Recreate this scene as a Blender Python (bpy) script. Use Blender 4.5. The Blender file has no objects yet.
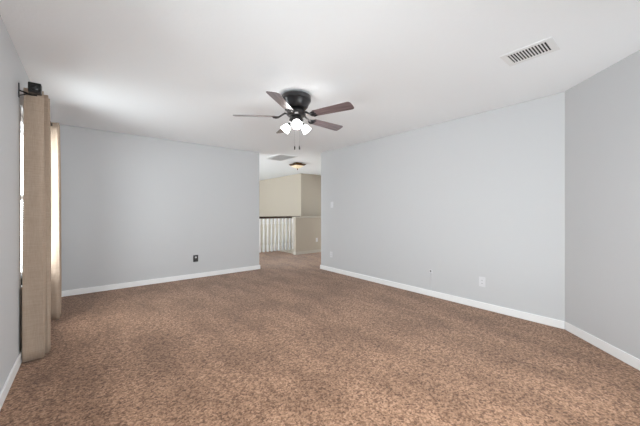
import bpy, bmesh, math, random
from mathutils import Vector, Matrix
random.seed(7)
C = bpy.context.scene.collection
PI = math.pi

# ------------------------------------------------------------------ camera
H = 2.44            # ceiling height
CAM_Z = 1.21
YAW = 39.1          # degrees the camera is turned to the right of the left wall's direction
cd = bpy.data.cameras.new('camera'); cam = bpy.data.objects.new('camera', cd); C.objects.link(cam)
cam.location = (0, 0, CAM_Z)
cam.rotation_euler = (PI/2, 0, -math.radians(YAW))
cd.sensor_width = 36; cd.lens = 16; cd.shift_y = -1.7/640
cd.clip_start = 0.02
bpy.context.scene.camera = cam

# ------------------------------------------------------------------ world, daylight, exposure
sc = bpy.context.scene
sc.view_settings.view_transform = 'Standard'
sc.view_settings.look = 'None'
sc.view_settings.exposure = 0.06
sc.view_settings.gamma = 1.0
sc.view_settings.use_curve_mapping = False
world = bpy.data.worlds.new('world'); sc.world = world
world.use_nodes = True
bg = world.node_tree.nodes['Background']
bg.inputs[1].default_value = 1.0
_n = world.node_tree.nodes; _l = world.node_tree.links
_tc = _n.new('ShaderNodeTexCoord'); _sp = _n.new('ShaderNodeSeparateXYZ'); _l.new(_tc.outputs['Generated'], _sp.inputs[0])
def _math(op, a, b=None):
    m = _n.new('ShaderNodeMath'); m.operation = op
    for k, v in enumerate((a, b)):
        if v is None: continue
        if isinstance(v, (int, float)): m.inputs[k].default_value = v
        else: _l.new(v, m.inputs[k])
    return m.outputs[0]
# invented outdoor light in height bands, strengths fitted to even out the room;
# one profile for the side the left windows face (SIDE_X), one for the side behind the camera (SIDE_Y)
SIDE_X = (5.4, 11.5, 8.5, 10.7)       # straight down, slanting down, just below the horizon, sky
SIDE_Y = (0.1, 10.0, 14.0, 13.0)
TINT = (.95, .985, 1.035)
def _profile(v):
    r = _n.new('ShaderNodeValToRGB'); e = r.color_ramp.elements
    top = max(v)
    pts = [(0, v[0]), (.24, v[0]), (.27, v[1]), (.365, v[1]), (.385, v[2]), (.49, v[2]), (.51, v[3]), (1, v[3])]
    for k, (p, q) in enumerate(pts):
        x = e[0] if k == 0 else e[len(e)-1] if k == len(pts)-1 else e.new(p)
        x.color = (*(TINT[c]*q/top/1.1 for c in range(3)), 1)
    mr = _n.new('ShaderNodeMapRange'); mr.inputs[1].default_value = -1; mr.inputs[2].default_value = 1
    _l.new(_sp.outputs['Z'], mr.inputs[0]); _l.new(mr.outputs[0], r.inputs['Fac'])
    return r.outputs['Color'], top*1.1
_cx, _tx = _profile(SIDE_X); _cy, _ty = _profile(SIDE_Y)
_isy = _math('GREATER_THAN', _math('MULTIPLY', _sp.outputs['Y'], -1), _math('ABSOLUTE', _sp.outputs['X']))
_mix = _n.new('ShaderNodeMix'); _mix.data_type = 'RGBA'
_l.new(_isy, _mix.inputs[0]); _l.new(_cx, _mix.inputs[6]); _l.new(_cy, _mix.inputs[7]); _l.new(_mix.outputs[2], bg.inputs[0])
_st = _math('ADD', _math('MULTIPLY', _isy, _ty-_tx), _tx)
_l.new(_st, bg.inputs[1])
sc.cycles.max_bounces = 14
sc.cycles.diffuse_bounces = 8
sc.cycles.transparent_max_bounces = 12
sc.cycles.sample_clamp_indirect = 6.0
sc.cycles.use_denoising = True

def portal(name, loc, rot, sx, sy):
    l = bpy.data.lights.new(name, 'AREA'); l.shape = 'RECTANGLE'; l.size = sx; l.size_y = sy
    l.cycles.is_portal = True
    o = bpy.data.objects.new(name, l); C.objects.link(o); o.location = loc; o.rotation_euler = rot
    return o
HX = (1.6, 7.2)                       # ends of the landing
WIN_L = (3.335, 4.45, 0.60, 2.08)      # window in the left wall: y0, y1, z0, z1
ADDED_WIN_M = (0.20, 1.50, 0.60, 2.00)      # added second window in the left wall, unseen, brightens the room
ADDED_WIN_N = (0.60, 2.50, 0.55, 2.00)      # unseen window added behind the camera for more light: x0, x1, z0, z1
ADDED_WIN_F = (7.90, 11.00, 0.55, 2.28)     # unseen stairwell window, added to light the beige wall
ADDED_WIN_H = (4.90, 6.20, 0.30, 1.90)      # landing, right end: unseen window added to brighten it
ADDED_WIN_G = (5.75, 7.30, 0.30, 1.90)      # landing, left end: another unseen window added for light
portal('daylight_left', (-0.60, (WIN_L[0]+WIN_L[1])/2, (WIN_L[2]+WIN_L[3])/2), (0, -PI/2, 0), WIN_L[3]-WIN_L[2], WIN_L[1]-WIN_L[0])
portal('added_daylight_beside', (-0.60, (ADDED_WIN_M[0]+ADDED_WIN_M[1])/2, (ADDED_WIN_M[2]+ADDED_WIN_M[3])/2), (0, -PI/2, 0), ADDED_WIN_M[3]-ADDED_WIN_M[2], ADDED_WIN_M[1]-ADDED_WIN_M[0])
portal('added_daylight_near', ((ADDED_WIN_N[0]+ADDED_WIN_N[1])/2, -0.62, (ADDED_WIN_N[2]+ADDED_WIN_N[3])/2), (PI/2, 0, 0), ADDED_WIN_N[1]-ADDED_WIN_N[0], ADDED_WIN_N[3]-ADDED_WIN_N[2])
portal('added_daylight_landing_right', (HX[1]+.2, (ADDED_WIN_H[0]+ADDED_WIN_H[1])/2, (ADDED_WIN_H[2]+ADDED_WIN_H[3])/2), (0, PI/2, 0), ADDED_WIN_H[3]-ADDED_WIN_H[2], ADDED_WIN_H[1]-ADDED_WIN_H[0])
portal('added_daylight_landing_left', (HX[0]-.2, (ADDED_WIN_G[0]+ADDED_WIN_G[1])/2, (ADDED_WIN_G[2]+ADDED_WIN_G[3])/2), (0, -PI/2, 0), ADDED_WIN_G[3]-ADDED_WIN_G[2], ADDED_WIN_G[1]-ADDED_WIN_G[0])
portal('added_daylight_stairwell', (1.42, (ADDED_WIN_F[0]+ADDED_WIN_F[1])/2, (ADDED_WIN_F[2]+ADDED_WIN_F[3])/2), (0, -PI/2, 0), ADDED_WIN_F[3]-ADDED_WIN_F[2], ADDED_WIN_F[1]-ADDED_WIN_F[0])

LAMP_W = 420.0      # glow of the fan's bulbs
HALL_LAMP = 14.0

# ------------------------------------------------------------------ materials
def lin(r, g, b):
    f = lambda v: v/12.92 if v <= .04045 else ((v+.055)/1.055)**2.4
    return (f(r/255), f(g/255), f(b/255), 1)
def mat(name, col, rough=.6, metal=0., bump=None, spec=.5, var=0.0, vscale=8.0, coat=0.):
    m = bpy.data.materials.new(name); m.use_nodes = True
    n = m.node_tree.nodes; l = m.node_tree.links; p = n['Principled BSDF']
    p.inputs['Base Color'].default_value = col
    p.inputs['Roughness'].default_value = rough
    p.inputs['Metallic'].default_value = metal
    p.inputs['Specular IOR Level'].default_value = spec
    p.inputs['Coat Weight'].default_value = coat
    tc = n.new('ShaderNodeTexCoord')
    if var:
        t = n.new('ShaderNodeTexNoise'); t.inputs['Scale'].default_value = vscale; t.inputs['Detail'].default_value = 4
        r = n.new('ShaderNodeValToRGB')
        a = [max(0, c*(1-var)) for c in col[:3]]; b = [min(1, c*(1+var)) for c in col[:3]]
        r.color_ramp.elements[0].position = .3; r.color_ramp.elements[1].position = .7
        r.color_ramp.elements[0].color = (*a, 1); r.color_ramp.elements[1].color = (*b, 1)
        l.new(tc.outputs['Object'], t.inputs['Vector']); l.new(t.outputs['Fac'], r.inputs['Fac'])
        l.new(r.outputs['Color'], p.inputs['Base Color'])
    if bump:
        t = n.new('ShaderNodeTexNoise'); t.inputs['Scale'].default_value = bump[0]; t.inputs['Detail'].default_value = 3
        b = n.new('ShaderNodeBump'); b.inputs['Strength'].default_value = bump[1]; b.inputs['Distance'].default_value = bump[2]
        l.new(tc.outputs['Object'], t.inputs['Vector']); l.new(t.outputs['Fac'], b.inputs['Height'])
        l.new(b.outputs['Normal'], p.inputs['Normal'])
    return m
M = {}
M['wall'] = mat('grey_wall_paint', (.555, .558, .567, 1), .75, bump=(110, .12, .004), spec=.3)
M['beige'] = mat('beige_wall_paint', (.445, .392, .326, 1), .75, bump=(110, .12, .004), spec=.3)
M['ceil'] = mat('ceiling_paint', (.895, .91, .925, 1), .85, bump=(55, .25, .006), spec=.2)
M['cap'] = mat('pale_beige_paint', (.50, .465, .41, 1), .5)
M['trim'] = mat('trim_paint', (.84, .84, .84, 1), .4)
M['plate'] = mat('white_plastic', (.66, .66, .68, 1), .35)
M['slot'] = mat('dark_slot', (.02, .02, .02, 1), .7)
M['blackplate'] = mat('black_plastic', (.018, .018, .02, 1), .4)
M['black'] = mat('black_bronze_metal', (.016, .015, .016, 1), .28, .3, coat=.3)
M['rod'] = mat('black_rod_metal', (.012, .011, .011, 1), .4, .2)
M['rail'] = mat('dark_stained_wood', (.045, .022, .015, 1), .35, var=.4, vscale=14)
M['bronze'] = mat('bronze_metal', (.13, .065, .025, 1), .38, .8, var=.3, vscale=20)
M['ventwhite'] = mat('white_enamel', (.80, .80, .80, 1), .4)
M['grille'] = mat('grille_enamel', (.68, .68, .68, 1), .5)
M['lowfloor'] = mat('tile_floor', (.32, .26, .2, 1), .5, var=.15, vscale=3)

def wood_blade():
    m = mat('walnut_blade', (.10, .065, .06, 1), .32, coat=.6)
    n = m.node_tree.nodes; l = m.node_tree.links; p = n['Principled BSDF']
    tc = n.new('ShaderNodeTexCoord'); mp = n.new('ShaderNodeMapping'); mp.inputs['Scale'].default_value = (2.5, 42, 10)
    t = n.new('ShaderNodeTexNoise'); t.inputs['Scale'].default_value = 1.6; t.inputs['Detail'].default_value = 6
    r = n.new('ShaderNodeValToRGB'); r.color_ramp.elements[0].position = .3; r.color_ramp.elements[1].position = .72
    r.color_ramp.elements[0].color = (.085, .058, .060, 1); r.color_ramp.elements[1].color = (.24, .175, .180, 1)
    l.new(tc.outputs['Object'], mp.inputs['Vector']); l.new(mp.outputs['Vector'], t.inputs['Vector'])
    l.new(t.outputs['Fac'], r.inputs['Fac']); l.new(r.outputs['Color'], p.inputs['Base Color'])
    return m
M['blade'] = wood_blade()

def carpet():
    m = bpy.data.materials.new('brown_carpet'); m.use_nodes = True
    n = m.node_tree.nodes; l = m.node_tree.links; p = n['Principled BSDF']
    p.inputs['Roughness'].default_value = .95; p.inputs['Specular IOR Level'].default_value = .1
    p.inputs['Sheen Weight'].default_value = .15; p.inputs['Sheen Roughness'].default_value = .5
    tc = n.new('ShaderNodeTexCoord')
    fine = n.new('ShaderNodeTexNoise'); fine.inputs['Scale'].default_value = 36; fine.inputs['Detail'].default_value = 5; fine.inputs['Roughness'].default_value = .85
    vor = n.new('ShaderNodeTexVoronoi'); vor.inputs['Scale'].default_value = 85
    big = n.new('ShaderNodeTexNoise'); big.inputs['Scale'].default_value = 1.6; big.inputs['Detail'].default_value = 4; big.inputs['Roughness'].default_value = .6
    mp = n.new('ShaderNodeMapping'); mp.inputs['Rotation'].default_value = (0, 0, math.radians(-12)); mp.inputs['Scale'].default_value = (2.2, .9, 1)
    l.new(tc.outputs['Object'], mp.inputs[0]); l.new(mp.outputs[0], big.inputs['Vector'])
    for t in (fine, vor): l.new(tc.outputs['Object'], t.inputs['Vector'])
    r = n.new('ShaderNodeValToRGB')
    e = r.color_ramp.elements
    e[0].position = .34; e[0].color = (.115, .058, .034, 1)
    e[1].position = .66; e[1].color = (.390, .233, .152, 1)
    x = e.new(.5); x.color = (.252, .140, .083, 1)
    tuft = n.new('ShaderNodeTexVoronoi'); tuft.inputs['Scale'].default_value = 90   # every tuft its own shade
    l.new(tc.outputs['Object'], tuft.inputs['Vector'])
    tf = n.new('ShaderNodeSeparateColor'); l.new(tuft.outputs['Color'], tf.inputs[0])
    mr = n.new('ShaderNodeMapRange'); mr.inputs[3].default_value = -.15; mr.inputs[4].default_value = .15
    l.new(tf.outputs[0], mr.inputs[0])
    sm = n.new('ShaderNodeMath'); sm.operation = 'ADD'
    l.new(fine.outputs['Fac'], sm.inputs[0]); l.new(mr.outputs[0], sm.inputs[1])
    l.new(sm.outputs[0], r.inputs['Fac'])
    r2 = n.new('ShaderNodeValToRGB')           # brushed and trodden pile, lighter and darker drifts
    r2.color_ramp.elements[0].position = .38; r2.color_ramp.elements[0].color = (.80, .77, .74, 1)
    r2.color_ramp.elements[1].position = .62; r2.color_ramp.elements[1].color = (1.15, 1.15, 1.15, 1)
    l.new(big.outputs['Fac'], r2.inputs['Fac'])
    mx = n.new('ShaderNodeMix'); mx.data_type = 'RGBA'; mx.blend_type = 'MULTIPLY'; mx.inputs[0].default_value = 1
    l.new(r.outputs['Color'], mx.inputs[6]); l.new(r2.outputs['Color'], mx.inputs[7])
    l.new(mx.outputs[2], p.inputs['Base Color'])
    ad = n.new('ShaderNodeMath'); ad.operation = 'SUBTRACT'
    l.new(fine.outputs['Fac'], ad.inputs[0]); l.new(vor.outputs['Distance'], ad.inputs[1])
    b = n.new('ShaderNodeBump'); b.inputs['Strength'].default_value = .3; b.inputs['Distance'].default_value = .008
    l.new(ad.outputs[0], b.inputs['Height']); l.new(b.outputs['Normal'], p.inputs['Normal'])
    return m
M['carpet'] = carpet()

def fabric():
    m = mat('taupe_linen', (.42, .335, .27, 1), .9, spec=.15)
    n = m.node_tree.nodes; l = m.node_tree.links; p = n['Principled BSDF']
    tc = n.new('ShaderNodeTexCoord')
    mp = n.new('ShaderNodeMapping'); mp.inputs['Scale'].default_value = (220, 220, 14)
    t = n.new('ShaderNodeTexNoise'); t.inputs['Scale'].default_value = 1; t.inputs['Detail'].default_value = 3
    mp2 = n.new('ShaderNodeMapping'); mp2.inputs['Scale'].default_value = (12, 12, 260)
    t2 = n.new('ShaderNodeTexNoise'); t2.inputs['Scale'].default_value = 1; t2.inputs['Detail'].default_value = 2
    l.new(tc.outputs['Object'], mp.inputs[0]); l.new(mp.outputs[0], t.inputs['Vector'])
    l.new(tc.outputs['Object'], mp2.inputs[0]); l.new(mp2.outputs[0], t2.inputs['Vector'])
    a = n.new('ShaderNodeMath'); a.operation = 'ADD'; l.new(t.outputs['Fac'], a.inputs[0]); l.new(t2.outputs['Fac'], a.inputs[1])
    mr = n.new('ShaderNodeMapRange'); mr.inputs[1].default_value = .7; mr.inputs[2].default_value = 1.3
    l.new(a.outputs[0], mr.inputs[0])
    r = n.new('ShaderNodeValToRGB'); r.color_ramp.elements[0].color = (.375, .285, .217, 1); r.color_ramp.elements[1].color = (.465, .362, .284, 1)
    l.new(mr.outputs[0], r.inputs['Fac']); l.new(r.outputs['Color'], p.inputs['Base Color'])
    b = n.new('ShaderNodeBump'); b.inputs['Strength'].default_value = .25; b.inputs['Distance'].default_value = .002
    l.new(a.outputs[0], b.inputs['Height']); l.new(b.outputs['Normal'], p.inputs['Normal'])
    tr = n.new('ShaderNodeBsdfTranslucent'); tr.inputs['Color'].default_value = (.5, .42, .35, 1)
    ms = n.new('ShaderNodeMixShader'); ms.inputs[0].default_value = .12
    out = n['Material Output']
    l.new(p.outputs[0], ms.inputs[1]); l.new(tr.outputs[0], ms.inputs[2]); l.new(ms.outputs[0], out.inputs[0])
    return m
M['fabric'] = fabric()

def glass():
    m = bpy.data.materials.new('window_glass'); m.use_nodes = True
    n = m.node_tree.nodes; l = m.node_tree.links; n.remove(n['Principled BSDF'])
    t = n.new('ShaderNodeBsdfTransparent'); t.inputs[0].default_value = (.96, .98, .97, 1)
    g = n.new('ShaderNodeBsdfGlossy'); g.inputs['Roughness'].default_value = .03
    w = n.new('ShaderNodeLayerWeight'); pw = n.new('ShaderNodeMath'); pw.operation = 'POWER'; pw.inputs[1].default_value = 5
    f = n.new('ShaderNodeMath'); f.operation = 'MULTIPLY_ADD'; f.inputs[1].default_value = .6; f.inputs[2].default_value = .03
    l.new(w.outputs['Facing'], pw.inputs[0]); l.new(pw.outputs[0], f.inputs[0])
    ms = n.new('ShaderNodeMixShader')
    l.new(f.outputs[0], ms.inputs[0]); l.new(t.outputs[0], ms.inputs[1]); l.new(g.outputs[0], ms.inputs[2])
    l.new(ms.outputs[0], n['Material Output'].inputs[0])
    return m
M['glass'] = glass()
def glow(name, col, base, strength):
    m = mat(name, base, .35)
    p = m.node_tree.nodes['Principled BSDF']
    p.inputs['Emission Color'].default_value = col; p.inputs['Emission Strength'].default_value = strength
    return m
M['shade'] = glow('frosted_glass_lit', (1, .98, .96, 1), (.9, .9, .9, 1), 15.0)
M['bulb'] = glow('bulb_lit', (1, .98, .96, 1), (.9, .9, .9, 1), LAMP_W)
M['hallglass'] = glow('cream_glass_lit', (1, .78, .50, 1), (.5, .46, .38, 1), .55)

# ------------------------------------------------------------------ mesh helpers
class MB:
    def __init__(s): s.bm = bmesh.new()
    def box(s, x0, x1, y0, y1, z0, z1, mtx=None):
        v = [Vector((x, y, z)) for x in (x0, x1) for y in (y0, y1) for z in (z0, z1)]
        if mtx: v = [mtx @ p for p in v]
        v = [s.bm.verts.new(p) for p in v]
        for f in ((0,1,3,2), (4,6,7,5), (0,4,5,1), (2,3,7,6), (0,2,6,4), (1,5,7,3)):
            s.bm.faces.new([v[i] for i in f])
        return s
    def prism(s, pts, z0, z1, mtx=None):
        a = [Vector((x, y, z0)) for x, y in pts]; b = [Vector((x, y, z1)) for x, y in pts]
        if mtx: a = [mtx @ p for p in a]; b = [mtx @ p for p in b]
        a = [s.bm.verts.new(p) for p in a]; b = [s.bm.verts.new(p) for p in b]
        s.bm.faces.new(a[::-1]); s.bm.faces.new(b)
        n = len(a)
        for i in range(n): s.bm.faces.new([a[i], a[(i+1) % n], b[(i+1) % n], b[i]])
        return s
    def lathe(s, prof, n=32, mtx=None, cap=True):
        rings = []
        for r, z in prof:
            ring = []
            for i in range(n):
                p = Vector((r*math.cos(2*PI*i/n), r*math.sin(2*PI*i/n), z))
                ring.append(s.bm.verts.new(mtx @ p if mtx else p))
            rings.append(ring)
        for a, b in zip(rings, rings[1:]):
            for i in range(n): s.bm.faces.new([a[i], a[(i+1) % n], b[(i+1) % n], b[i]])
        if cap:
            s.bm.faces.new(rings[0][::-1]); s.bm.faces.new(rings[-1])
        return s
    def tube(s, path, r, n=10):
        path = [Vector(p) for p in path]
        rings = []
        for i, p in enumerate(path):
            d = (path[min(i+1, len(path)-1)] - path[max(i-1, 0)]).normalized()
            up = Vector((0, 0, 1)) if abs(d.z) < .95 else Vector((1, 0, 0))
            a = d.cross(up).normalized(); b = d.cross(a)
            rr = r[i] if isinstance(r, (list, tuple)) else r
            rings.append([s.bm.verts.new(p + rr*(math.cos(2*PI*k/n)*a + math.sin(2*PI*k/n)*b)) for k in range(n)])
        for a, b in zip(rings, rings[1:]):
            for k in range(n): s.bm.faces.new([a[k], a[(k+1) % n], b[(k+1) % n], b[k]])
        s.bm.faces.new(rings[0][::-1]); s.bm.faces.new(rings[-1])
        return s
    def build(s, name, m, parent=None, smooth=False, bevel=0, loc=None, segs=2):
        bmesh.ops.recalc_face_normals(s.bm, faces=s.bm.faces)
        me = bpy.data.meshes.new(name); s.bm.to_mesh(me); s.bm.free()
        me.materials.append(m)
        o = bpy.data.objects.new(name, me); C.objects.link(o)
        if smooth:
            for p in me.polygons: p.use_smooth = True
            me.set_sharp_from_angle(angle=math.radians(40))
        if bevel:
            b = o.modifiers.new('bevel', 'BEVEL'); b.width = bevel; b.segments = segs; b.limit_method = 'ANGLE'
        if parent: o.parent = parent
        if loc: o.location = loc
        return o
def struct(o): o['kind'] = 'structure'; return o
def thing(name, label, cat, loc=(0,0,0), rot=(0,0,0), group=None):
    o = bpy.data.objects.new(name, None); C.objects.link(o)
    o.empty_display_size = .05
    o.location = loc; o.rotation_euler = rot; o['label'] = label; o['category'] = cat
    if group: o['group'] = group
    return o

# ------------------------------------------------------------------ the setting
XL, XR, YB, YN = -0.43, 3.79, 5.43, -0.45
XE, YE = 2.778, 4.635           # free ends of the back wall and of the right wall
T = .12
KY = .68                        # where the angled wall leaves the right wall
LOW = -2.8
HX0, HX1, HY1 = 1.6, 7.2, 7.53  # landing
SX = 5.33                       # beige wall of the stairwell
FY = 11.2

fl = MB()
fl.box(XL-T, XR+.3, YN-T, YB+T, -.3, 0)
fl.box(XR+.3, HX1+T, YE-T, YB+T, -.3, 0)
fl.box(HX0-T, HX1+T, YB+T, 6.67, -.3, 0)
fl.box(HX0-T, 4.50, 6.67, 7.68, -.3, 0)
struct(fl.build('floor', M['carpet']))
struct(MB().box(HX0-T, HX1+T, 6.5, FY+T, LOW-.1, LOW).build('floor_lower', M['lowfloor']))
struct(MB().box(XL-.4, HX1+.4, YN-.4, FY+.4, H, H+.12).build('ceiling', M['ceil']))

def holed(x0, x1, z0, z1, a0, a1, b0, b1, f):
    # a wall of length x0..x1 with a hole a0..a1 by b0..b1; f places each piece
    f(x0, a0, z0, z1); f(a1, x1, z0, z1); f(a0, a1, z0, b0); f(a0, a1, b1, z1)
w = MB()
holed(2.6, YB+T, 0, H, *WIN_L, lambda a, b, c, d: w.box(XL-T, XL, a, b, c, d))
holed(YN-T, 2.6, 0, H, *ADDED_WIN_M, lambda a, b, c, d: w.box(XL-T, XL, a, b, c, d))
struct(w.build('wall_left', M['wall']))
w = MB()
holed(XL, 3.0, 0, H, *ADDED_WIN_N, lambda a, b, c, d: w.box(a, b, YN-T, YN, c, d))
struct(w.build('wall_near', M['wall']))
struct(MB().box(XL, XE, YB, YB+T, 0, H).build('wall_back', M['wall'], bevel=.012, segs=3))
struct(MB().box(XR, XR+T, KY-.02, YE, 0, H).build('wall_right', M['wall'], bevel=.012, segs=3))
dg = KY - YN
struct(MB().prism([(XR, KY), (XR+T, KY), (XR-dg+T, YN-.0), (XR-dg, YN)], 0, H).build('wall_angled', M['wall']))
struct(MB().box(XR+T, HX1, YE-T, YE, 0, H).build('wall_landing_near', M['beige']))
w = MB()
holed(YE-T, FY, LOW, H, *ADDED_WIN_H, lambda a, b, c, d: w.box(HX1, HX1+T, a, b, c, d))
struct(w.build('wall_landing_right', M['beige']))
struct(MB().box(SX, HX1, HY1, HY1+T, LOW, H).build('wall_stair', M['beige']))
struct(MB().box(SX, SX+T, HY1+T, FY, LOW, H).build('wall_stairwell', M['beige']))
w = MB()
holed(7.65, FY, LOW, H, *ADDED_WIN_F, lambda a, b, c, d: w.box(HX0-T, HX0, a, b, c, d))
holed(YB+T, 7.65, LOW, H, *ADDED_WIN_G, lambda a, b, c, d: w.box(HX0-T, HX0, a, b, c, d))
struct(w.build('wall_landing_left', M['beige']))
struct(MB().box(HX0-T, HX1, FY, FY+T, LOW, H).build('wall_far', M['beige']))
struct(MB().box(4.45, HX1, 6.55, 6.67, LOW, 1.02).build('wall_half', M['beige'], bevel=.01))
struct(MB().box(4.425, HX1, 6.525, 6.695, 1.02, 1.055).build('trim_1', M['cap'], bevel=.006))
struct(MB().box(HX0-T, HX1, 6.38, 6.5, LOW, -.3).build('wall_lower', M['beige']))
st = MB()
for k in range(12):             # carpeted stairs down behind the half wall
    st.box(4.50+.25*k, 4.80+.25*k, 6.67, HY1, -.19*(k+1)-.2, -.19*(k+1))
struct(st.build('stairs', M['carpet'])) 

BH, BT = .083, .014
def base(name, m): return struct(m.build(name, M['trim'], bevel=.005))
base('baseboard_left', MB().box(XL, XL+BT, YN, YB, 0, BH))
base('baseboard_back', MB().box(XL+BT, XE+BT, YB-BT, YB, 0, BH).box(XE, XE+BT, YB, YB+T, 0, BH))
base('baseboard_right', MB().box(XR-BT, XR, KY, YE+BT, 0, BH).box(XR, XR+T, YE, YE+BT, 0, BH))
k = BT*1.4142
base('baseboard_angled', MB().prism([(XR, KY), (XR-dg, YN), (XR-dg-k, YN), (XR-BT, KY+BT-k+.0)], 0, BH))
base('baseboard_near', MB().box(XL+BT, XR-dg-k, YN, YN+BT, 0, BH))
bh = MB().box(4.45-BT, HX1, 6.55-BT, 6.55, 0, BH).box(4.45-BT, 4.45, 6.55, 6.67, 0, BH)
struct(bh.build('baseboard_half', M['cap'], bevel=.005))

def window(n, half):
    # half: places a box given along, depth (0 = room face), height ranges
    (a0, a1, b0, b1), f = half
    root = MB()
    t = .05
    for r in ((a0, a0+t, b0, b1), (a1-t, a1, b0, b1), (a0+t, a1-t, b0, b0+t), (a0+t, a1-t, b1-t, b1)):
        f(root, r[0], r[1], .05, .11, r[2], r[3])
    mid = (b0+b1)/2
    f(root, a0+t, a1-t, .06, .10, mid-.02, mid+.02)
    o = struct(root.build('window_%d' % n, M['trim']))
    g = MB(); f(g, a0+t, a1-t, .077, .083, b0+t, b1-t)
    struct(g.build('window_glass', M['glass'], o))
    s = MB(); f(s, a0-.02, a1+.02, -.03, .05, b0-.022, b0)
    struct(s.build('window_sill', M['trim'], o, bevel=.004))
window(1, (WIN_L, lambda m, a0, a1, d0, d1, z0, z1: m.box(XL-d1, XL-d0, a0, a1, z0, z1)))
window(2, (ADDED_WIN_N, lambda m, a0, a1, d0, d1, z0, z1: m.box(a0, a1, YN-d1, YN-d0, z0, z1)))  # added light opening behind the camera, out of view
window(3, (ADDED_WIN_F, lambda m, a0, a1, d0, d1, z0, z1: m.box(HX0-d1, HX0-d0, a0, a1, z0, z1)))  # added stairwell light opening, out of view


window(4, (ADDED_WIN_H, lambda m, a0, a1, d0, d1, z0, z1: m.box(HX1+d0, HX1+d1, a0, a1, z0, z1)))  # added light opening at the landing's right end, out of view
window(5, (ADDED_WIN_G, lambda m, a0, a1, d0, d1, z0, z1: m.box(HX0-d1, HX0-d0, a0, a1, z0, z1)))  # added light opening at the landing's left end, out of view

window(6, (ADDED_WIN_M, lambda m, a0, a1, d0, d1, z0, z1: m.box(XL-d1, XL-d0, a0, a1, z0, z1)))  # added light opening beside the camera, out of view

# ------------------------------------------------------------------ ceiling fan
FX, FYY = 1.70, 2.49
fan = thing('ceiling_fan', 'black ceiling fan with five dark wood blades and three lit glass shades', 'ceiling fan', (FX, FYY, H))
MB().lathe([(.0, 0), (.10, 0), (.11, -.014), (.148, -.018), (.155, -.024), (.155, -.064), (.150, -.068), (.152, -.072), (.146, -.082), (.130, -.108), (.122, -.130), (.108, -.145), (.0, -.145)], 48, cap=False).build('motor_housing', M['black'], fan, True)
MB().lathe([(.0, -.145), (.075, -.145), (.082, -.165), (.100, -.180), (.100, -.215), (.085, -.228), (.0, -.228)], 40, cap=False).build('motor_hub', M['black'], fan, True)
MB().lathe([(.0, -.228), (.055, -.228), (.062, -.245), (.075, -.262), (.075, -.290), (.058, -.308), (.030, -.322), (.012, -.330), (.0, -.332)], 32, cap=False).build('light_kit', M['black'], fan, True)
BZ = -.235
R_TIP = .652
def blade_outline():
    pts = []
    r0, w0, w1 = .215, .050, .065
    # lower edge out, rounded tip, upper edge back
    pts.append((r0, -w0+.012)); pts.append((r0+.012, -w0))
    for i in range(1, 9): 
        t = i/8; pts.append((r0+(R_TIP-.03-r0)*t, -(w0+(w1-w0)*t)))
    pts += [(R_TIP-.012, -w1+.006), (R_TIP-.003, -w1+.022), (R_TIP, 0), (R_TIP-.003, w1-.022), (R_TIP-.012, w1-.006)]
    for i in range(8, 0, -1):
        t = i/8; pts.append((r0+(R_TIP-.03-r0)*t, (w0+(w1-w0)*t)))
    pts.append((r0+.012, w0)); pts.append((r0, w0-.012))
    return pts
bl_me = None; iron_me = None
for k in range(5):
    phi = math.radians(184.5 + 72*k - YAW)
    mt = Matrix.Rotation(math.radians(-13), 4, 'X')
    if k == 0:
        b0 = MB().prism(blade_outline(), -.003, .003).build('blade', M['blade'], fan, bevel=.002)
        bl_me = b0.data
        im = MB()
        im.tube([(.085, 0, .030), (.12, 0, .034), (.155, 0, .012), (.19, 0, -.008)], [.012, .010, .009, .009], 10)
        im.tube([(.165, 0, .004), (.185, -.020, -.006), (.215, -.034, -.008), (.245, -.030, -.008)], [.008, .008, .010, .006], 8)
        im.tube([(.165, 0, .004), (.185, .020, -.006), (.215, .034, -.008), (.245, .030, -.008)], [.008, .008, .010, .006], 8)
        im.tube([(.185, 0, -.008), (.215, 0, -.009), (.245, 0, -.008)], [.009, .014, .007], 8)
        i0 = im.build('blade_iron', M['black'], b0, True); iron_me = i0.data
        b = b0
    else:
        b = b0.copy(); C.objects.link(b); b.parent = fan
        i1 = i0.copy(); C.objects.link(i1); i1.parent = b
    b.location = (0, 0, BZ)
    b.rotation_euler = (Matrix.Rotation(phi, 4, 'Z') @ mt).to_euler()
first = None
for k in range(3):
    phi = math.radians(277 + 120*k - YAW)
    tilt = math.radians(48)
    # local frame: +z runs out along the shade's axis
    ax = Vector((math.cos(phi)*math.sin(tilt), math.sin(phi)*math.sin(tilt), -math.cos(tilt)))
    rot = ax.to_track_quat('Z', 'Y').to_euler()
    pos = Vector((math.cos(phi)*.052, math.sin(phi)*.052, -.278))
    if not first:
        arm = MB().lathe([(.0, 0), (.014, 0), (.014, .03), (.024, .034), (.027, .06), (.024, .066), (0, .066)], 20, cap=False).build('lamp_socket', M['black'], fan, True)
        sh = MB().lathe([(.024, .052), (.030, .060), (.042, .080), (.050, .105), (.053, .125), (.060, .143), (.058, .144), (.051, .126), (.048, .106), (.040, .082), (.028, .062)], 28, cap=False).build('lamp_shade', M['shade'], arm, True)
        bu = MB().lathe([(.0, .06), (.012, .066), (.016, .082), (.026, .102), (.026, .114), (.017, .126), (.0, .131)], 20, cap=False).build('light_bulb', M['bulb'], arm, True)
        first = (arm, sh, bu); a = arm
    else:
        a = first[0].copy(); C.objects.link(a); a.parent = fan
        for s_ in first[1:]:
            c = s_.copy(); C.objects.link(c); c.parent = a
    a.location = pos; a.rotation_euler = rot; a.scale = (.85, .85, .85)
cy_, sy_ = math.cos(math.radians(-YAW)), math.sin(math.radians(-YAW))
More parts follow.
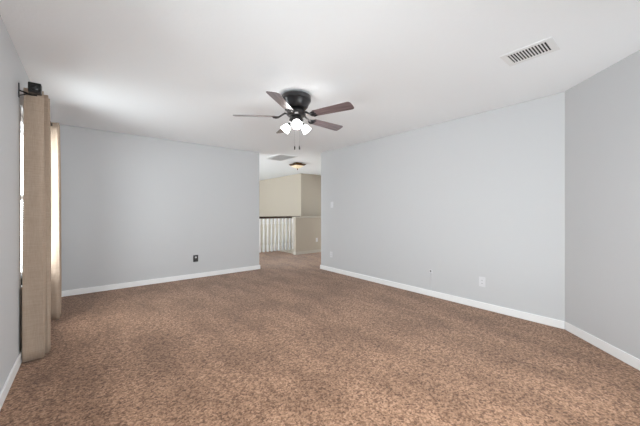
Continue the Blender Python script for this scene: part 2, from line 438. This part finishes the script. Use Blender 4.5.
for dl in (-.016, .033):
    px, py = dl*cy_, dl*sy_
    ch = MB().tube([(px, py, -.325), (px, py, -.545)], .0006, 6).build('pull_chain', M['black'], fan)
    MB().lathe([(.0, -.538), (.003, -.540), (.0065, -.553), (.0065, -.572), (.003, -.580), (.0, -.581)], 12, Matrix.Translation((px, py, 0)), cap=False).build('pull_knob', M['black'], ch, True)

# ------------------------------------------------------------------ curtain rod and curtains
RX, RZ = -.325, 2.165
rod = thing('curtain_rod', 'black curtain rod on wall brackets over the left window', 'curtain rod', (RX, 3.15, RZ))
MB().tube([(0, .02, 0), (0, 1.55, 0)], .011, 14).build('rod_pole', M['rod'], rod, True)
for yy in (-.02, 1.56):
    f = MB().box(-.038, .036, -.030, .030, -.036, .042).build('finial', M['rod'], rod, bevel=.006, loc=(0, yy, 0))
    s = -1 if yy < 1 else 1
    MB().lathe([(0, 0), (.026, 0), (.026, .007), (.020, .012), (0, .013)], 24, Matrix.Translation((0, s*.028, 0)) @ Matrix.Rotation(s*-PI/2, 4, 'X'), cap=False).build('finial_cap', M['rod'], f, True)
for yy in (.085, 1.46):
    MB().box(XL-RX, XL-RX+.006, yy-.012, yy+.012, -.055, .055).tube([(XL-RX+.004, yy, .0), (-.06, yy, -.012), (-.03, yy, -.02), (0, yy, -.018)], .006, 8).tube([(XL-RX+.004, yy, -.04), (-.06, yy, -.02), (-.03, yy, -.02)], .005, 8).build('rod_bracket', M['rod'], rod)

def curtain(name, label, prof, z0, z1, loc):
    # prof: smooth horizontal outline of the gathered cloth, swept upright
    bm = bmesh.new()
    n = 26
    rows = []
    # Catmull-Rom through the outline
    P = [Vector((x, y, 0)) for x, y in prof]
    pts = []
    for i in range(len(P)-1):
        p0 = P[max(i-1, 0)]; p1 = P[i]; p2 = P[i+1]; p3 = P[min(i+2, len(P)-1)]
        for j in range(6):
            t = j/6
            pts.append(.5*((2*p1) + (p2-p0)*t + (2*p0-5*p1+4*p2-p3)*t*t + (3*p1-p0-3*p2+p3)*t**3))
    pts.append(P[-1])
    c = sum(pts, Vector())/len(pts)
    for k in range(n+1):
        t = k/n; z = z0 + (z1-z0)*t
        s = 1.0 - .12*t**3
        row = []
        for i, p in enumerate(pts):
            q = c + Vector(((p.x-c.x)*s, (p.y-c.y)*(1.02-.05*t), 0))
            q.x += .004*math.sin(i*.55 + 5*t); q.y += .004*math.sin(i*.4 + 3.5*t)
            row.append(bm.verts.new((q.x-loc[0], q.y-loc[1], z-loc[2])))
        rows.append(row)
    for a, b in zip(rows, rows[1:]):
        for i in range(len(a)-1): bm.faces.new([a[i], a[i+1], b[i+1], b[i]])
    me = bpy.data.meshes.new(name); bm.to_mesh(me); bm.free(); me.materials.append(M['fabric'])
    for p in me.polygons: p.use_smooth = True
    o = bpy.data.objects.new(name, me); C.objects.link(o); o.location = loc
    sd = o.modifiers.new('thick', 'SOLIDIFY'); sd.thickness = .003
    o['label'] = label; o['category'] = 'curtain'; o['group'] = 'curtain panels on the left window'
    return o
pr = [(-.395, 3.275), (-.407, 3.245), (-.400, 3.238), (-.35, 3.234), (-.295, 3.236), (-.286, 3.244), (-.288, 3.275), (-.37, 3.30), (-.375, 3.315), (-.34, 3.33), (-.275, 3.325),
      (-.262, 3.335), (-.268, 3.365), (-.37, 3.38), (-.375, 3.40), (-.32, 3.415), (-.265, 3.425), (-.265, 3.45), (-.33, 3.465), (-.375, 3.475), (-.36, 3.50), (-.30, 3.51)]
curtain('curtain', 'tan curtain panel nearest the camera, beside the black rod finial', pr, .012, 2.195, (-.32, 3.36, .012))
pr2 = [(-.36, 4.40), (-.395, 4.375), (-.40, 4.36), (-.385, 4.345), (-.33, 4.315), (-.275, 4.285), (-.258, 4.283), (-.25, 4.295), (-.26, 4.325), (-.34, 4.37), (-.35, 4.385), (-.33, 4.395),
       (-.265, 4.385), (-.25, 4.40), (-.26, 4.425), (-.36, 4.44), (-.37, 4.46), (-.33, 4.475), (-.265, 4.475), (-.255, 4.50), (-.29, 4.53), (-.36, 4.54)]
curtain('curtain', 'tan curtain panel nearest the far grey wall, bright in window light', pr2, .012, 2.195, (-.315, 4.41, .012))

# ------------------------------------------------------------------ ceiling register and return grille
vx0, vx1, vy0, vy1 = 2.53, 2.77, .525, .855
vent = thing('ceiling_vent', 'small white ceiling vent with dark slots near the angled wall', 'vent', ((vx0+vx1)/2, (vy0+vy1)/2, H))
hx, hy = (vx1-vx0)/2, (vy1-vy0)/2
fr = MB()
ix, iy = .082, .122
for b in ((-hx, hx, -hy, -iy), (-hx, hx, iy, hy), (-hx, -ix, -iy, iy), (ix, hx, -iy, iy)):
    fr.box(*b, -.005, 0)
fr.build('vent_frame', M['ventwhite'], vent, bevel=.002)
MB().box(-ix, ix, -iy, iy, -.0008, 0).build('vent_backing', M['slot'], vent)
N = 13
s0 = None
sl = .0084; pitch = (2*iy-12*sl)/13+sl
for k in range(N-1):
    y = -iy + pitch*(k+1) - sl/2
    if s0 is None:
        s0 = MB().box(-ix, ix, -.0042, .0042, -.0045, -.003).build('vent_slat', M['ventwhite'], vent); s_ = s0
    else:
        s_ = s0.copy(); C.objects.link(s_); s_.parent = vent
    s_.location = (0, y, 0)

gx0, gx1, gy0, gy1 = 3.18, 3.64, 5.27, 5.97
gr = thing('return_grille', 'large grey return air grille in the ceiling past the opening', 'vent', ((gx0+gx1)/2, (gy0+gy1)/2, H))
hx, hy = (gx1-gx0)/2, (gy1-gy0)/2
fr = MB(); e = .03
for b in ((-hx, hx, -hy, -hy+e), (-hx, hx, hy-e, hy), (-hx, -hx+e, -hy+e, hy-e), (hx-e, hx, -hy+e, hy-e)):
    fr.box(*b, -.010, 0)
fr.build('grille_frame', M['ventwhite'], gr, bevel=.002)
MB().box(-hx+e, hx-e, -hy+e, hy-e, -.002, 0).build('grille_backing', M['grille'], gr)
s0 = None
for k in range(20):
    y = -hy+e + (2*hy-2*e)*(k+.5)/20
    if s0 is None:
        s0 = MB().box(-hx+e, hx-e, -.009, .009, -.001, .001).build('grille_slat', M['grille'], gr); s_ = s0
    else:
        s_ = s0.copy(); C.objects.link(s_); s_.parent = gr
    s_.location = (0, y, -.008); s_.rotation_euler = (math.radians(18), 0, 0)

# ------------------------------------------------------------------ landing lamp
hl = thing('ceiling_lamp', 'square bronze flush ceiling lamp with cream glass over the landing', 'ceiling lamp', (4.12, 5.98, H))
def pyr(levels):
    m = MB(); prev = None
    for a, z in levels:
        r = [m.bm.verts.new((x*a, y*a, z)) for x, y in ((-1,-1), (1,-1), (1,1), (-1,1))]
        if prev:
            for i in range(4): m.bm.faces.new([prev[i], prev[(i+1) % 4], r[(i+1) % 4], r[i]])
        else: m.bm.faces.new(r)
        prev = r
    m.bm.faces.new(prev)
    return m
pyr([(.085, 0), (.085, -.03), (.158, -.034), (.160, -.042), (.124, -.072), (.118, -.072)]).build('lamp_frame', M['bronze'], hl, bevel=.003)
pyr([(.119, -.066), (.119, -.073), (.075, -.110), (.030, -.134), (.018, -.140)]).build('lamp_glass', M['hallglass'], hl)
MB().lathe([(0, -.142), (.012, -.144), (.017, -.152), (.010, -.160), (.013, -.168), (.006, -.180), (0, -.182)], 16, cap=False).build('finial', M['bronze'], hl, True)

# ------------------------------------------------------------------ landing railing
RY = 7.60
rail = thing('railing', 'white balusters under a dark wood handrail at the stair landing', 'railing', (4.0, RY, 0))
MB().box(-1.2-1.2, SX-4.0, -.032, .032, .99, 1.055).build('handrail', M['rail'], rail, bevel=.012, segs=3)
b0 = None
x = -1.15
while x < SX-4.0-.05:
    if b0 is None:
        m = MB().box(-.024, .024, -.024, .024, 0, .20).box(-.024, .024, -.024, .024, .82, 1.0)
        m.lathe([(.024, .20), (.027, .215), (.022, .235), (.026, .30), (.026, .40), (.024, .52), (.022, .64), (.021, .76), (.026, .79), (.021, .805), (.024, .82)], 14)
        b0 = m.build('baluster', M['trim'], rail); b_ = b0
    else:
        b_ = b0.copy(); C.objects.link(b_); b_.parent = rail
    b_.location = (x, 0, 0); x += .131

# ------------------------------------------------------------------ wall plates
def plate(name, label, cat, loc, rz, pw=.07, ph=.115, m='plate', kind='outlet', group=None):
    # built facing local -y
    o = thing(name, label, cat, loc, (0, 0, rz), group)
    MB().box(-pw/2, pw/2, -.006, 0, -ph/2, ph/2).build('cover_plate', M[m], o, bevel=.003)
    if kind == 'outlet':
        for s in (1, -1):
            q = MB().box(-.0165, .0165, -.009, -.005, s*.0195-.014, s*.0195+.014).build('socket', M['plate'] if (m == 'plate' or s > 0) else M[m], o, bevel=.003)
            if m != 'plate' and s > 0: q['label'] = 'white upper socket'
            MB().box(-.008, -.0055, -.0094, -.0085, s*.0195-.004, s*.0195+.006).box(.0055, .008, -.0094, -.0085, s*.0195-.004, s*.0195+.006).build('slot', M['slot'], q)
        MB().lathe([(0, 0), (.003, 0), (.003, .001), (0, .0015)], 10, Matrix.Translation((0, -.006, 0)) @ Matrix.Rotation(PI/2, 4, 'X'), cap=False).build('screw', M[m], o)
    return o
def right_wall_y(px):
    t = (px-320)/284.44; s, c = math.sin(math.radians(YAW)), math.cos(math.radians(YAW))
    d = XR/(s+t*c); return d*(c-t*s), d
RW = PI/2*-1   # local -y turned to face -x
def zat(py, d): return CAM_Z-(py-211.3)*d/284.44
y, d = right_wall_y(482.3)
plate('wall_outlet', 'white outlet plate low on the right wall near the angled wall', 'outlet', (XR, y, zat(281.8, d)), RW, .075, .12)
y, d = right_wall_y(331.3)
plate('wall_outlet', 'white outlet plate low on the right wall beneath the light switch', 'outlet', (XR, y, zat(254.5, d)), RW)
plate('wall_outlet', 'small outlet plate low on the beige half wall beside the railing', 'outlet', (5.20, 6.55, .37), 0)
s, c = math.sin(math.radians(YAW)), math.cos(math.radians(YAW))
t = (195.7-320)/284.44; d = YB/(c-t*s)
plate('wall_outlet', 'black outlet plate with white upper socket low on the back wall', 'outlet', (d*(s+t*c), YB, zat(258.4, d)), 0, .085, .122, 'blackplate')
y, d = right_wall_y(332)
sw = plate('light_switch', 'white light switch plate on the right wall beside the opening', 'light switch', (XR, y, zat(204.8, d)), RW, .075, .118, kind='switch')
MB().box(-.0165, .0165, -.009, -.005, -.033, .033).build('rocker', M['plate'], sw, bevel=.002)
y, d = right_wall_y(431)
jz = zat(271.3, d)
jk = plate('cable_jack', 'small white cable jack with thin cord low on the right wall', 'cable jack', (XR, y, jz), RW, .045, .05, kind='jack')
MB().lathe([(0, 0), (.009, 0), (.009, .010), (.005, .011), (.005, .018), (0, .018)], 12, Matrix.Translation((0, -.006, .004)) @ Matrix.Rotation(PI/2, 4, 'X'), cap=False).build('connector', M['slot'], jk, True)
MB().tube([(0, -.018, 0), (.001, -.014, -.02), (.003, -.008, -.05), (.004, -.006, -.10), (.004, -.006, -(jz-BH)+.004)], .0028, 8).build('cord', M['plate'], jk, True)
